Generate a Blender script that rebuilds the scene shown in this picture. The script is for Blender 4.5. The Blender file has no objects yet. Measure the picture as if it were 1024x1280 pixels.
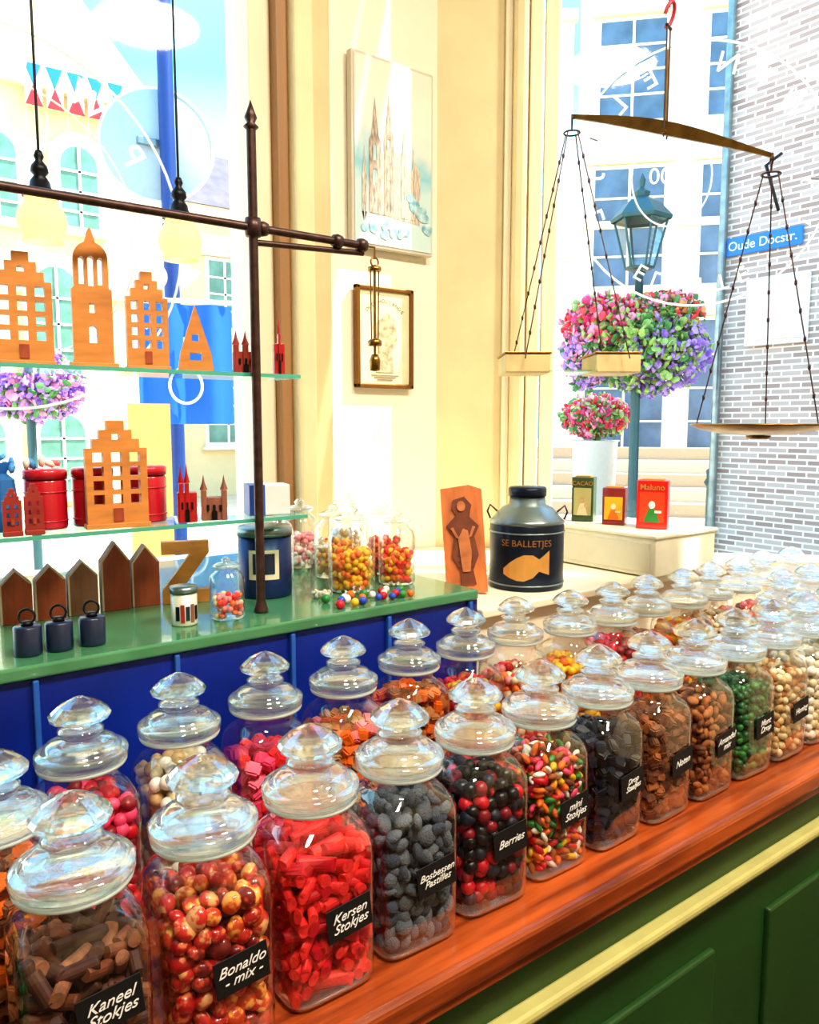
import bpy, bmesh, math, random
import numpy as np
from mathutils import Matrix, Vector, Euler
R = math.radians
CZ = 1.475
scene = bpy.context.scene
COL = scene.collection

# ------------------------------------------------------------------ materials
def _nodes(name):
    m = bpy.data.materials.new(name); m.use_nodes = True
    nt = m.node_tree
    b = nt.nodes.get('Principled BSDF')
    return m, nt, b
def lin(c):
    return tuple((x/12.92 if x <= .04045 else ((x+.055)/1.055)**2.4) for x in [v/255 for v in c])
def M(name, rgb, rough=.5, metal=0., var=.0, scale=25., stretch=(1,1,1), bump=0., coat=0., trans=0., rgb2=None, p0=.3, p1=.7, emit=0.):
    m, nt, b = _nodes(name)
    c = lin(rgb)
    b.inputs['Roughness'].default_value = rough
    b.inputs['Metallic'].default_value = metal
    b.inputs['Coat Weight'].default_value = coat
    if emit:
        b.inputs['Emission Color'].default_value = (*c, 1); b.inputs['Emission Strength'].default_value = emit
    tc = nt.nodes.new('ShaderNodeTexCoord'); mp = nt.nodes.new('ShaderNodeMapping')
    mp.inputs['Scale'].default_value = stretch
    nz = nt.nodes.new('ShaderNodeTexNoise'); nz.inputs['Scale'].default_value = scale
    nz.inputs['Detail'].default_value = 4
    nt.links.new(tc.outputs['Object'], mp.inputs['Vector']); nt.links.new(mp.outputs[0], nz.inputs['Vector'])
    cr = nt.nodes.new('ShaderNodeValToRGB')
    v = max(var, .03)
    cr.color_ramp.elements[0].position = p0; cr.color_ramp.elements[1].position = p1
    cr.color_ramp.elements[0].color = (*[x*(1-v) for x in c], 1)
    cr.color_ramp.elements[1].color = (*(lin(rgb2) if rgb2 else [min(1, x*(1+v)) for x in c]), 1)
    nt.links.new(nz.outputs['Fac'], cr.inputs[0]); nt.links.new(cr.outputs[0], b.inputs['Base Color'])
    if bump:
        bp = nt.nodes.new('ShaderNodeBump'); bp.inputs['Strength'].default_value = bump; bp.inputs['Distance'].default_value = .01
        nt.links.new(nz.outputs['Fac'], bp.inputs['Height']); nt.links.new(bp.outputs[0], b.inputs['Normal'])
    if trans:
        out = nt.nodes.get('Material Output')
        tr = nt.nodes.new('ShaderNodeBsdfTranslucent'); tr.inputs[0].default_value = (*c, 1)
        mx = nt.nodes.new('ShaderNodeMixShader'); mx.inputs[0].default_value = trans
        nt.links.new(b.outputs[0], mx.inputs[1]); nt.links.new(tr.outputs[0], mx.inputs[2]); nt.links.new(mx.outputs[0], out.inputs[0])
    return m
def thin_glass(name, tint=(.97,.99,.98), base=.05, edge=.65, power=3., glassmix=0., ior=1.4, ecol=(1,1,1), milk=0.):
    m, nt, b = _nodes(name); nt.nodes.remove(b)
    out = nt.nodes.get('Material Output')
    tr = nt.nodes.new('ShaderNodeBsdfTransparent'); tr.inputs[0].default_value = (*tint, 1)
    gl = nt.nodes.new('ShaderNodeBsdfGlossy'); gl.inputs['Roughness'].default_value = .03
    gl.inputs[0].default_value = (*ecol, 1)
    lw = nt.nodes.new('ShaderNodeLayerWeight'); lw.inputs[0].default_value = .5
    pw = nt.nodes.new('ShaderNodeMath'); pw.operation = 'POWER'; pw.inputs[1].default_value = power
    ma = nt.nodes.new('ShaderNodeMath'); ma.operation = 'MULTIPLY_ADD'; ma.inputs[1].default_value = edge; ma.inputs[2].default_value = base
    nt.links.new(lw.outputs['Facing'], pw.inputs[0]); nt.links.new(pw.outputs[0], ma.inputs[0])
    mx = nt.nodes.new('ShaderNodeMixShader')
    nt.links.new(ma.outputs[0], mx.inputs[0]); nt.links.new(tr.outputs[0], mx.inputs[1]); nt.links.new(gl.outputs[0], mx.inputs[2])
    last = mx
    if glassmix:
        g = nt.nodes.new('ShaderNodeBsdfGlass'); g.inputs['IOR'].default_value = ior; g.inputs['Roughness'].default_value = .02
        g.inputs[0].default_value = (.97, 1, .99, 1)
        m2 = nt.nodes.new('ShaderNodeMixShader'); m2.inputs[0].default_value = glassmix
        nt.links.new(mx.outputs[0], m2.inputs[1]); nt.links.new(g.outputs[0], m2.inputs[2]); last = m2
    if milk:
        d = nt.nodes.new('ShaderNodeBsdfTranslucent'); d.inputs[0].default_value = (.85,.95,.94,1)
        d2 = nt.nodes.new('ShaderNodeBsdfDiffuse'); d2.inputs[0].default_value = (.85,.95,.94,1)
        m4 = nt.nodes.new('ShaderNodeMixShader'); nt.links.new(d.outputs[0], m4.inputs[1]); nt.links.new(d2.outputs[0], m4.inputs[2])
        m3 = nt.nodes.new('ShaderNodeMixShader'); m3.inputs[0].default_value = milk
        nt.links.new(last.outputs[0], m3.inputs[1]); nt.links.new(m4.outputs[0], m3.inputs[2]); last = m3
    nt.links.new(last.outputs[0], out.inputs[0])
    return m
def brickmat(name, c1, c2, mortar, bw=.22, bh=.065, msize=.008, scale=1.):
    m, nt, b = _nodes(name)
    tc = nt.nodes.new('ShaderNodeTexCoord'); sp = nt.nodes.new('ShaderNodeSeparateXYZ'); cb = nt.nodes.new('ShaderNodeCombineXYZ')
    nt.links.new(tc.outputs['Object'], sp.inputs[0]); nt.links.new(sp.outputs[0], cb.inputs[0]); nt.links.new(sp.outputs[2], cb.inputs[1])
    br = nt.nodes.new('ShaderNodeTexBrick'); br.inputs['Scale'].default_value = scale
    br.inputs['Color1'].default_value = (*lin(c1), 1); br.inputs['Color2'].default_value = (*lin(c2), 1); br.inputs['Mortar'].default_value = (*lin(mortar), 1)
    br.inputs['Brick Width'].default_value = bw; br.inputs['Row Height'].default_value = bh; br.inputs['Mortar Size'].default_value = msize
    nt.links.new(cb.outputs[0], br.inputs['Vector']); nt.links.new(br.outputs[0], b.inputs['Base Color'])
    b.inputs['Roughness'].default_value = .85
    return m

# ------------------------------------------------------------------ mesh helpers
def link(name, me, mat=None, parent=None, loc=(0,0,0), rot=(0,0,0), smooth=False):
    ob = bpy.data.objects.new(name, me); COL.objects.link(ob)
    if mat is not None:
        for mm in (mat if isinstance(mat, (list, tuple)) else [mat]): me.materials.append(mm)
    ob.location = loc; ob.rotation_euler = rot
    if parent: ob.parent = parent
    if smooth:
        for p in me.polygons: p.use_smooth = True
    return ob
def group(name, loc=(0,0,0), rotz=0.):
    e = bpy.data.objects.new(name, None); COL.objects.link(e); e.location = loc; e.rotation_euler = (0,0,rotz); e.empty_display_size = .05
    return e
def box(name, c, s, mat, parent=None, bevel=0., rot=(0,0,0)):
    bm = bmesh.new(); bmesh.ops.create_cube(bm, size=1)
    bmesh.ops.scale(bm, vec=s, verts=bm.verts)
    if bevel: bmesh.ops.bevel(bm, geom=bm.edges[:], offset=bevel, segments=2, affect='EDGES', profile=.5)
    me = bpy.data.meshes.new(name); bm.to_mesh(me); bm.free()
    return link(name, me, mat, parent, c, rot)
def prism(name, pts, z0, z1, mat, parent=None, bevel=0.):
    bm = bmesh.new(); vs = [bm.verts.new((x, y, z0)) for x, y in pts]
    f = bm.faces.new(vs); r = bmesh.ops.extrude_face_region(bm, geom=[f])
    bmesh.ops.translate(bm, vec=(0,0,z1-z0), verts=[v for v in r['geom'] if isinstance(v, bmesh.types.BMVert)])
    bmesh.ops.recalc_face_normals(bm, faces=bm.faces)
    if bevel: bmesh.ops.bevel(bm, geom=bm.edges[:], offset=bevel, segments=3, affect='EDGES', profile=.5)
    me = bpy.data.meshes.new(name); bm.to_mesh(me); bm.free()
    return link(name, me, mat, parent)
def lathe(name, prof, mat, parent=None, loc=(0,0,0), seg=32, smooth=True, rot=(0,0,0)):
    bm = bmesh.new(); rings = []
    for r, z in prof:
        if r < 1e-6: rings.append([bm.verts.new((0,0,z))])
        else: rings.append([bm.verts.new((r*math.cos(2*math.pi*k/seg), r*math.sin(2*math.pi*k/seg), z)) for k in range(seg)])
    for a, b in zip(rings, rings[1:]):
        for k in range(seg):
            k2 = (k+1) % seg
            if len(a) == 1 and len(b) == 1: continue
            if len(a) == 1: bm.faces.new((a[0], b[k2], b[k]))
            elif len(b) == 1: bm.faces.new((a[k], a[k2], b[0]))
            else: bm.faces.new((a[k], a[k2], b[k2], b[k]))
    bmesh.ops.recalc_face_normals(bm, faces=bm.faces)
    me = bpy.data.meshes.new(name); bm.to_mesh(me); bm.free()
    return link(name, me, mat, parent, loc, rot, smooth)
def from_curve(cu):
    ob = bpy.data.objects.new('tmp', cu); COL.objects.link(ob)
    dg = bpy.context.evaluated_depsgraph_get(); dg.update()
    me = bpy.data.meshes.new_from_object(ob.evaluated_get(dg))
    bpy.data.objects.remove(ob); bpy.data.curves.remove(cu)
    me.materials.clear()
    return me
def tube(name, pts, r, mat, parent=None, loc=(0,0,0), cyclic=False, rot=(0,0,0)):
    cu = bpy.data.curves.new('c', 'CURVE'); cu.dimensions = '3D'; cu.bevel_depth = r; cu.bevel_resolution = 3; cu.use_fill_caps = True
    s = cu.splines.new('POLY'); s.points.add(len(pts)-1)
    for p, q in zip(s.points, pts): p.co = (*q, 1)
    s.use_cyclic_u = cyclic
    return link(name, from_curve(cu), mat, parent, loc, rot, True)
def plate(name, outline, holes, th, mat, parent=None, loc=(0,0,0), rotz=0., flat=False):
    """2-D outline (x,z) with holes, standing upright facing -Y"""
    cu = bpy.data.curves.new('c', 'CURVE'); cu.dimensions = '2D'; cu.fill_mode = 'BOTH'; cu.extrude = th/2
    for poly in [outline]+holes:
        s = cu.splines.new('POLY'); s.points.add(len(poly)-1)
        for p, q in zip(s.points, poly): p.co = (q[0], q[1], 0, 1)
        s.use_cyclic_u = True
    me = from_curve(cu)
    if not flat: me.transform(Matrix.Rotation(R(90), 4, 'X'))
    return link(name, me, mat, parent, loc, (0,0,rotz))
def text_me(txt, size, shear=0., ext=0., align='CENTER', spacing=1.):
    cu = bpy.data.curves.new('t', 'FONT'); cu.body = txt; cu.size = size; cu.shear = shear; cu.extrude = ext
    cu.align_x = align; cu.align_y = 'CENTER'; cu.space_line = .82; cu.space_character = spacing; cu.offset = size*.004
    return from_curve(cu)
def text(name, txt, size, mat, parent=None, loc=(0,0,0), rotz=0., tilt=0., shear=0., ext=0.0002):
    me = text_me(txt, size, shear, ext)
    me.transform(Matrix.Rotation(tilt, 4, 'Y') @ Matrix.Rotation(R(90), 4, 'X'))
    return link(name, me, mat, parent, loc, (0,0,rotz))
def wrap_me(me, rad):
    for v in me.vertices:
        x, y, z = v.co
        v.co = ((rad)*math.sin(x/rad), -(rad)*math.cos(x/rad), y)
def circ_text(name, txt, rad, p0, p1, size, mat, parent, loc, rot):
    bm = bmesh.new(); n = len(txt)
    for i, ch in enumerate(txt):
        if ch == ' ': continue
        ph = p0+(p1-p0)*i/max(1, n-1)
        me = text_me(ch, size)
        me.transform(Matrix.Translation((rad*math.sin(ph), rad*math.cos(ph), 0)) @ Matrix.Rotation(-ph, 4, 'Z'))
        bm.from_mesh(me); bpy.data.meshes.remove(me)
    me = bpy.data.meshes.new(name); bm.to_mesh(me); bm.free()
    return link(name, me, mat, parent, loc, rot)
def ring_pts(r, n=64, rx=1.): return [(r*rx*math.cos(2*math.pi*k/n), r*math.sin(2*math.pi*k/n), 0) for k in range(n)]

def tmpl(kind):
    bm = bmesh.new()
    if kind == 'ball': bmesh.ops.create_icosphere(bm, subdivisions=2, radius=1)
    elif kind == 'cube':
        bmesh.ops.create_cube(bm, size=2); bmesh.ops.bevel(bm, geom=bm.edges[:], offset=.3, segments=2, affect='EDGES')
    elif kind == 'stick':
        bmesh.ops.create_cone(bm, cap_ends=True, segments=14, radius1=1, radius2=1, depth=2)
        es = [e for e in bm.edges if abs(e.verts[0].co.z-e.verts[1].co.z) < 1e-4]
        bmesh.ops.bevel(bm, geom=es, offset=.12, segments=1, affect='EDGES')
    else: bmesh.ops.create_icosphere(bm, subdivisions=1, radius=1)
    v = np.array([x.co[:] for x in bm.verts]); f = [[q.index for q in fc.verts] for fc in bm.faces]; bm.free()
    return v, f
T = {k: tmpl(k) for k in ('ball','lowball','cube','stick','leaf')}
def pieces(name, kind, places, scale, mats, parent, seed, orient='rand', smooth=True, svar=.12, loc=(0,0,0), lump=.0, clip=None):
    rng = random.Random(seed); nr = np.random.RandomState(seed); V, F = T[kind]; vs = []; fs = []; mi = []; off = 0
    for p in places:
        if orient == 'rand': e = Euler((rng.uniform(0,6.28), rng.uniform(0,6.28), rng.uniform(0,6.28)))
        elif orient == 'flat': e = Euler((R(90)+rng.uniform(-.35,.35), rng.uniform(-.5,.5), rng.uniform(0,6.28)))
        else: e = Euler((rng.uniform(-.4,.4), rng.uniform(-.4,.4), rng.uniform(0,6.28)))
        s = 1+rng.uniform(-svar, svar)
        Rm = np.array(e.to_matrix())
        ax = 1+nr.uniform(-svar, svar, 3)*.8
        VV = V*(1+lump*nr.uniform(-1, 1, (len(V), 1))) if lump else V
        w = (VV*np.array(scale)*s*ax) @ Rm.T + np.array(p)
        if clip:
            w[:, 0] = np.clip(w[:, 0], -clip, clip); w[:, 1] = np.clip(w[:, 1], -clip, clip); w[:, 2] = np.clip(w[:, 2], .003, .19)
            # keep inside the rounded vertical corners and the shoulder
            sm = np.abs(w[:, 0])+np.abs(w[:, 1]); lim = clip*1.80-np.clip(w[:, 2]-.145, 0, 1)*1.5
            k = np.minimum(1, lim/np.maximum(sm, 1e-6)); w[:, 0] *= k; w[:, 1] *= k
        vs.extend(w.tolist()); m = rng.randrange(len(mats))
        for f in F: fs.append([q+off for q in f]); mi.append(m)
        off += len(V)
    me = bpy.data.meshes.new(name); me.from_pydata(vs, [], fs)
    me.polygons.foreach_set('material_index', mi)
    return link(name, me, mats, parent, loc, (0,0,0), smooth)

# ------------------------------------------------------------------ palette
cream = M('cream_paint', (242,232,206), .55, var=.05, scale=6)
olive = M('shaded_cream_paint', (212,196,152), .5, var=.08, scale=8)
ivory = M('ivory_plaster', (240,235,218), .7, var=.04, scale=5)
tanp = M('tan_paint', (232,218,176), .5, var=.06, scale=8)
browntrim = M('brown_trim', (164,124,84), .5, var=.12, scale=20, stretch=(1,1,.1))
greenp = M('green_panel_paint', (40,76,34), .38, var=.15, scale=5)
creamline = M('cream_moulding', (186,180,116), .4, var=.08)
mint = M('mint_sill', (76,136,96), .2, var=.15, scale=14, coat=.5)
bluep = M('blue_panel', (10,42,140), .35, var=.3, scale=5)
bluel = M('blue_batten', (44,100,190), .4, var=.1)
counterw = M('counter_wood', (116,46,18), .32, var=.3, scale=6, stretch=(.6,9,6), coat=.3, bump=.1, rgb2=(188,92,40), p0=.34, p1=.68)
floorm = M('dark_floor', (48,32,26), .4, var=.3, scale=7)
ceilm = M('ceiling_paint', (225,220,205), .8)
shopwall = M('shop_wall', (205,186,150), .8, var=.05)
woodl = M('birch_wood', (206,136,70), .5, var=.18, scale=14, stretch=(1,1,5))
woodm = M('walnut_wood', (158,72,46), .5, var=.35, scale=16, stretch=(3,3,.6))
woodd = M('grey_brown_wood', (136,88,70), .5, var=.35, scale=16, stretch=(3,3,.6))
redp = M('red_enamel', (178,26,32), .35, var=.12, coat=.3)
redtin = M('red_tin', (190,24,44), .3, var=.08, coat=.5)
reddk = M('brick_red_clay', (150,48,38), .6, var=.2, scale=40)
navy = M('navy_tin', (26,40,70), .35, var=.15, coat=.3)
tinblue = M('drum_tin_blue', (28,40,60), .32, .5, var=.4, scale=12)
tingrey = M('drum_tin_grey', (140,156,158), .3, .8, var=.25, scale=10)
iron = M('aged_iron', (82,62,58), .4, .7, var=.3, scale=60)
ironblk = M('black_iron', (24,26,32), .4, .5)
brass = M('aged_brass', (150,116,60), .3, .9, var=.25, scale=40)
gold = M('gold_paint', (214,158,84), .4, .3, var=.1)
white = M('white_paint', (240,240,235), .6)
whiteT = M('window_lettering', (245,248,245), .6, trans=.5)
black = M('chalkboard_black', (16,16,20), .6, var=.2)
chalk = M('chalk_white', (235,235,235), .9)
blue_sign = M('blue_enamel_sign', (20,120,205), .35)
glassj = thin_glass('jar_glass', base=.065, edge=.9, power=2.2)
glasslid = thin_glass('lid_glass', tint=(.955,.985,.98), base=.14, edge=.85, power=1.7, glassmix=.30, milk=.05, ior=1.45)
glassknob = thin_glass('knob_glass', tint=(.95,.98,.98), base=.18, edge=.7, power=1.4, glassmix=.6, ior=1.5, milk=.03)
paneg = thin_glass('pane_glass', tint=(.985,.995,1), base=.015, edge=.35, power=4)
shelfg = thin_glass('shelf_glass', tint=(.80,.95,.90), base=.08, edge=.5, power=2)
shelfedge = M('shelf_edge_green', (110,205,185), .15, trans=.4)
seal = M('frosted_seal', (225,235,232), .35, trans=.4)

# ------------------------------------------------------------------ room shell
W = 1.75; CX, CY = 1.433, 1.75
q = math.sqrt(.5)
def RW(s, off): return (CX+q*s+q*off, CY-q*s+q*off)
ROT = R(-45)
def rbox(name, s0, s1, o0, o1, z0, z1, mat, parent=None, bevel=0.):
    x, y = RW((s0+s1)/2, (o0+o1)/2)
    return box(name, (x, y, (z0+z1)/2), (s1-s0, o1-o0, z1-z0), mat, parent, bevel, (0,0,ROT))
HC = 3.62
foot = [(-3.0,-2.7),(3.07,-2.7),(3.07,.09),(1.44,1.75),(-3.0,1.80)]
prism('floor', foot, -.1, 0, floorm)
prism('ceiling', foot, HC, HC+.1, ceilm)
box('wall_back', (.04,-2.65,HC/2), (6.1,.1,HC), shopwall)
box('wall_west', (-2.95,-.4,HC/2), (.1,4.6,HC), shopwall)
box('wall_east', (3.04,-1.27,HC/2), (.06,2.7,HC), shopwall)
box('wall_pier', ((1.05+CX+.03)/2, W+.1, HC/2), (CX+.03-1.05, .2, HC), ivory)
box('wall_left_apron', (-.9, W+.1, .57), (3.96,.2,1.14), cream)
box('wall_left_header', (-.9, W+.1, (3.0+HC)/2), (3.96,.2,HC-3.0), cream)
box('wall_left_side', (-1.95, W+.1, HC/2), (1.9,.2,HC), cream)
box('trim_1', (.873, 1.76, 2.08), (.054,.12,1.86), cream, bevel=.004)
box('trim_2', (.915, 1.735, 2.08), (.030,.13,1.86), browntrim, bevel=.004)
box('trim_3', (.955, 1.715, 2.08), (.05,.15,1.86), tanp, bevel=.008)
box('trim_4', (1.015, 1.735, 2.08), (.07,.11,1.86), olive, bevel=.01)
box('trim_5', (-.98, 1.74, 2.08), (.08,.12,1.86), cream, bevel=.006)
TH = .035
rbox('wall_right_pier', 0, .27, 0, .12, 0, HC, tanp)
rbox('trim_6', .184, .205, -.025, .01, 1.13, HC, cream, bevel=.004)
rbox('trim_7', .205, .245, -.045, .02, 1.13, HC, tanp, bevel=.012)
rbox('trim_8', .25, .285, -.02, .06, 1.13, HC, cream, bevel=.005)
rbox('trim_9', .29, .33, .0, .06, 1.13, HC, cream, bevel=.006)
rbox('wall_right_apron', .27, 1.85, 0, .12, 0, 1.10, cream)
rbox('wall_right_header', .27, 1.85, 0, TH, 3.52, HC, cream)
rbox('wall_right_side', 1.85, 2.28, 0, TH, 0, HC, cream)
rbox('trim_10', 1.82, 1.85, 0, TH, 1.13, 3.52, cream, bevel=.004)

w1 = group('window_1', (0, 0, 0))
box('pane', (-.045, 1.765, 2.07), (1.79,.004,1.86), paneg, w1)
lx, lz = .33, CZ+.40
tube('painted_ring', ring_pts(.37), .003, whiteT, w1, (lx,1.758,lz), True, (R(90),0,0))
tube('painted_ring_inner', ring_pts(.27), .002, whiteT, w1, (lx,1.758,lz), True, (R(90),0,0))
circ_text('painted_letters', "SNOEPWINKELTJE", .315, R(-150), R(150), .075, whiteT, w1, (lx,1.757,lz), (R(90),0,R(180)))
w2 = group('window_2', (0,0,0))
x, y = RW(1.075, .03)
box('pane', (x, y, 2.32), (1.49,.003,2.39), paneg, w2, rot=(0,0,ROT))
gx, gy = RW(.70, .022)
gz = CZ+.66
tube('painted_ring', ring_pts(.34), .003, whiteT, w2, (gx,gy,gz), True, (R(90),0,ROT))
tube('painted_ring_inner', ring_pts(.13,48,.8), .0022, whiteT, w2, (gx-.07*q,gy+.07*q,gz), True, (R(90),0,ROT))
circ_text('painted_letters', "'T WINKELTJE", .285, R(-115), R(110), .075, whiteT, w2, (gx,gy,gz), (R(90),0,ROT+R(180)))
circ_text('painted_letters_low', "ETTUDE", .285, R(205), R(150), .06, whiteT, w2, (gx,gy,gz), (R(90),0,ROT+R(180)))
me = text_me("1800", .06); link('painted_year', me, whiteT, w2, (gx-.07*q,gy+.07*q,gz), (R(90),0,ROT+R(180)))

# ------------------------------------------------------------------ counter
ct = group('shop_counter', (0,0,0))
prism('wooden_top', [(-.9,.585),(2.50,.585),(2.02,1.075),(-.9,1.075)], .865, .8995, counterw, ct, .008)
prism('wooden_nosing', [(-.9,.592),(2.44,.592),(2.44,.64),(-.9,.64)], .85, .868, counterw, ct, .004)
prism('green_front', [(-.9,.615),(2.42,.615),(1.98,1.075),(-.9,1.075)], .0, .865, greenp, ct)
box('cream_moulding', (.75,.605,.776), (3.3,.026,.017), creamline, ct, .006)
box('cream_moulding_low', (.75,.607,.2), (3.3,.022,.02), creamline, ct, .006)
for k in range(3):
    box('front_panel_%d'%(k+1), (-.4+k*1.02,.611,.47), (.86,.012,.42), greenp, ct, .004)
dp = group('blue_display_panel', (0,0,0))
box('panel', (.05,1.105,1.02), (1.90,.02,.245), bluep, dp)
for k in range(10):
    X = .98-.19*k-.002
    box('batten_%d'%(k+1), (X,1.091,1.02), (.008,.01,.245), bluel, dp, .002)
prism('window_sill', [(-.95,1.085),(.995,1.085),(.995,1.755),(-.95,1.755)], 1.145, 1.164, mint, None, .004)
prism('window_sill_base', [(-.95,1.12),(.99,1.12),(.99,1.745),(-.95,1.745)], 0.0, 1.144, cream)
prism('display_plinth', [(1.0,1.10),(2.06,1.10),(1.44,1.72),(1.0,1.735)], 0.0, 1.105, cream)
prism('display_ledge', [(1.0,1.078),(2.08,1.078),(1.42,1.735),(1.0,1.74)], 1.106, 1.124, cream, None, .004)

# ------------------------------------------------------------------ candy jars
def se_loft(name, rows, mat, parent=None, seg=48):
    bm = bmesh.new(); rings = []
    for w, z, n in rows:
        if w == 0: rings.append([bm.verts.new((0,0,z))]); continue
        rr = []
        for k in range(seg):
            a = 2*math.pi*(k+.5)/seg; c, s = math.cos(a), math.sin(a)
            r = w/((abs(c)**n+abs(s)**n)**(1/n)); rr.append(bm.verts.new((r*c, r*s, z)))
        rings.append(rr)
    for a, b in zip(rings, rings[1:]):
        for k in range(seg):
            k2 = (k+1) % seg
            if len(a) == 1: bm.faces.new((a[0], b[k2], b[k]))
            else: bm.faces.new((a[k], a[k2], b[k2], b[k]))
    bmesh.ops.recalc_face_normals(bm, faces=bm.faces)
    me = bpy.data.meshes.new(name); bm.to_mesh(me); bm.free(); me.materials.append(mat)
    for p in me.polygons: p.use_smooth = True
    return me
jar_rows = [(0,.0012,2),(.034,.001,3),(.046,0,5),(.0500,.003,6),(.0512,.010,6.5),(.0514,.06,6.5),(.0516,.135,6.5),(.0510,.150,6),(.0495,.160,4.5),
            (.0455,.168,3.2),(.0405,.174,2.4),(.0375,.179,2),(.0370,.190,2),(.0425,.192,2),(.0430,.195,2)]
ME_BODY = se_loft('jar_body', jar_rows, glassj)
ME_BASE = se_loft('jar_base', [(0,.0015,2),(.047,.0015,6),(.0487,.004,6),(.047,.0075,6)], glasslid)
def lathe_me(name, prof, mat, seg, smooth):
    ob = lathe(name, prof, mat, seg=seg, smooth=smooth); me = ob.data; bpy.data.objects.remove(ob); return me
ME_LID = lathe_me('jar_lid', [(0,.1975),(.045,.1975),(.0490,.1985),(.0500,.2005),(.0500,.2080),(.0490,.2098),(.0440,.2104),(.0415,.2116),(.0405,.2150),(.0370,.2190),(.030,.2215),(.0205,.223),(.0185,.2245),(.0190,.2275),(.0245,.2300),(.0250,.2335),(.0190,.2360),(0,.2365)], glasslid, 48, True)
ME_SEAL = lathe_me('jar_seal', [(.0375,.1925),(.0475,.1925),(.0485,.1945),(.0475,.1970),(.0375,.1970),(.0375,.1925)], seal, 40, True)
ME_KNOB = lathe_me('jar_knob', [(0,.2368),(.013,.2370),(.0145,.2395),(.0225,.2425),(.0325,.2470),(.0335,.2505),(.0305,.2545),(.0225,.2615),(.0125,.2670),(.0045,.2705),(0,.2710)], glassknob, 16, False)

def C(n, rgb, rough=.42, coat=.12, var=.15, scale=80, **k): return M('candy_'+n, rgb, rough, coat=coat, var=var, scale=scale, **k)
c_red = C('red',(205,16,40)); c_deepred = C('deep_red',(140,10,36)); c_coral = C('coral',(238,50,50),.5,0,bump=.15,scale=300); c_pink = C('pink',(245,76,120)); c_ltpink = C('light_pink',(246,150,155))
c_orange = C('orange',(240,116,34)); c_yellow = C('yellow',(246,190,40)); c_cream = C('cream',(236,218,180)); c_beige = C('beige',(214,178,128)); c_tan = C('tan',(182,116,64),.7,0)
c_brown = C('brown',(112,60,36),.6,0,.35,120); c_dkbrown = C('dark_brown',(72,36,26),.6,0,.35,120); c_dusty = C('dusty_brown',(138,88,62),.75,0,.35,150); c_black = C('black',(20,16,26),.35); c_navy = C('navy',(32,38,60),.5,.1)
c_grey = C('sugared_grey',(106,114,126),.9,0,.3,600,bump=.5); c_grey2 = C('sugared_slate',(76,84,102),.9,0,.3,600,bump=.5); c_green = C('green',(46,130,56)); c_dkgreen = C('dark_green',(28,88,48)); c_blue = C('blue',(40,80,190)); c_white = C('white',(240,234,224)); c_almond = C('almond',(166,96,50),.65,0,.3,150)
c_wr1 = M('candy_wrapper_red',(200,24,30),.3,var=.2,scale=110,coat=.5,rgb2=(240,130,90),p0=.52,p1=.62)
c_wr2 = M('candy_wrapper_orange',(226,74,32),.3,var=.2,scale=90,coat=.5,rgb2=(250,180,90),p0=.50,p1=.60)
c_wr3 = M('candy_wrapper_cream',(240,176,120),.3,var=.1,scale=90,coat=.5,rgb2=(204,44,40),p0=.42,p1=.50)
c_wr4 = M('candy_wrapper_dark',(140,26,30),.3,var=.3,scale=90,coat=.5,rgb2=(220,80,60),p0=.50,p1=.6)
def grid(sp, ztop, jit, hw=.0455, seed=0, zsp=None, mound=.012):
    rng = random.Random(seed); out = []; zsp = zsp or sp*.88
    lim = hw-sp*.42; n = max(2, int(round(2*lim/sp))+1); nz = int((ztop-.006)/zsp)
    for k in range(nz):
        z = .010+sp*.4+k*zsp
        sh = (k % 2)*sp*.25
        for i in range(n):
            for j in range(n):
                edge = i in (0, n-1) or j in (0, n-1) 
                second = i in (1, n-2) or j in (1, n-2)
                if not(edge or k >= nz-2 or (second and (i+j+k) % 2 == 0)): continue
                X = -lim+2*lim*i/(n-1)+rng.uniform(-jit, jit)+(sh if 0 < i < n-1 else 0); Y = -lim+2*lim*j/(n-1)+rng.uniform(-jit, jit)+(sh if 0 < j < n-1 else 0)
                X = max(-lim*1.04, min(lim*1.04, X)); Y = max(-lim*1.04, min(lim*1.04, Y))
                zz = z+rng.uniform(-jit, jit)*1.4+(mound*(1-(abs(X)+abs(Y))/.09) if k == nz-1 else 0)
                if abs(X)+abs(Y) > lim*1.82: X *= .93; Y *= .93
                if zz > .148:
                    X *= .84; Y *= .84
                out.append((X, Y, max(zz,.011)))
    return out
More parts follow.
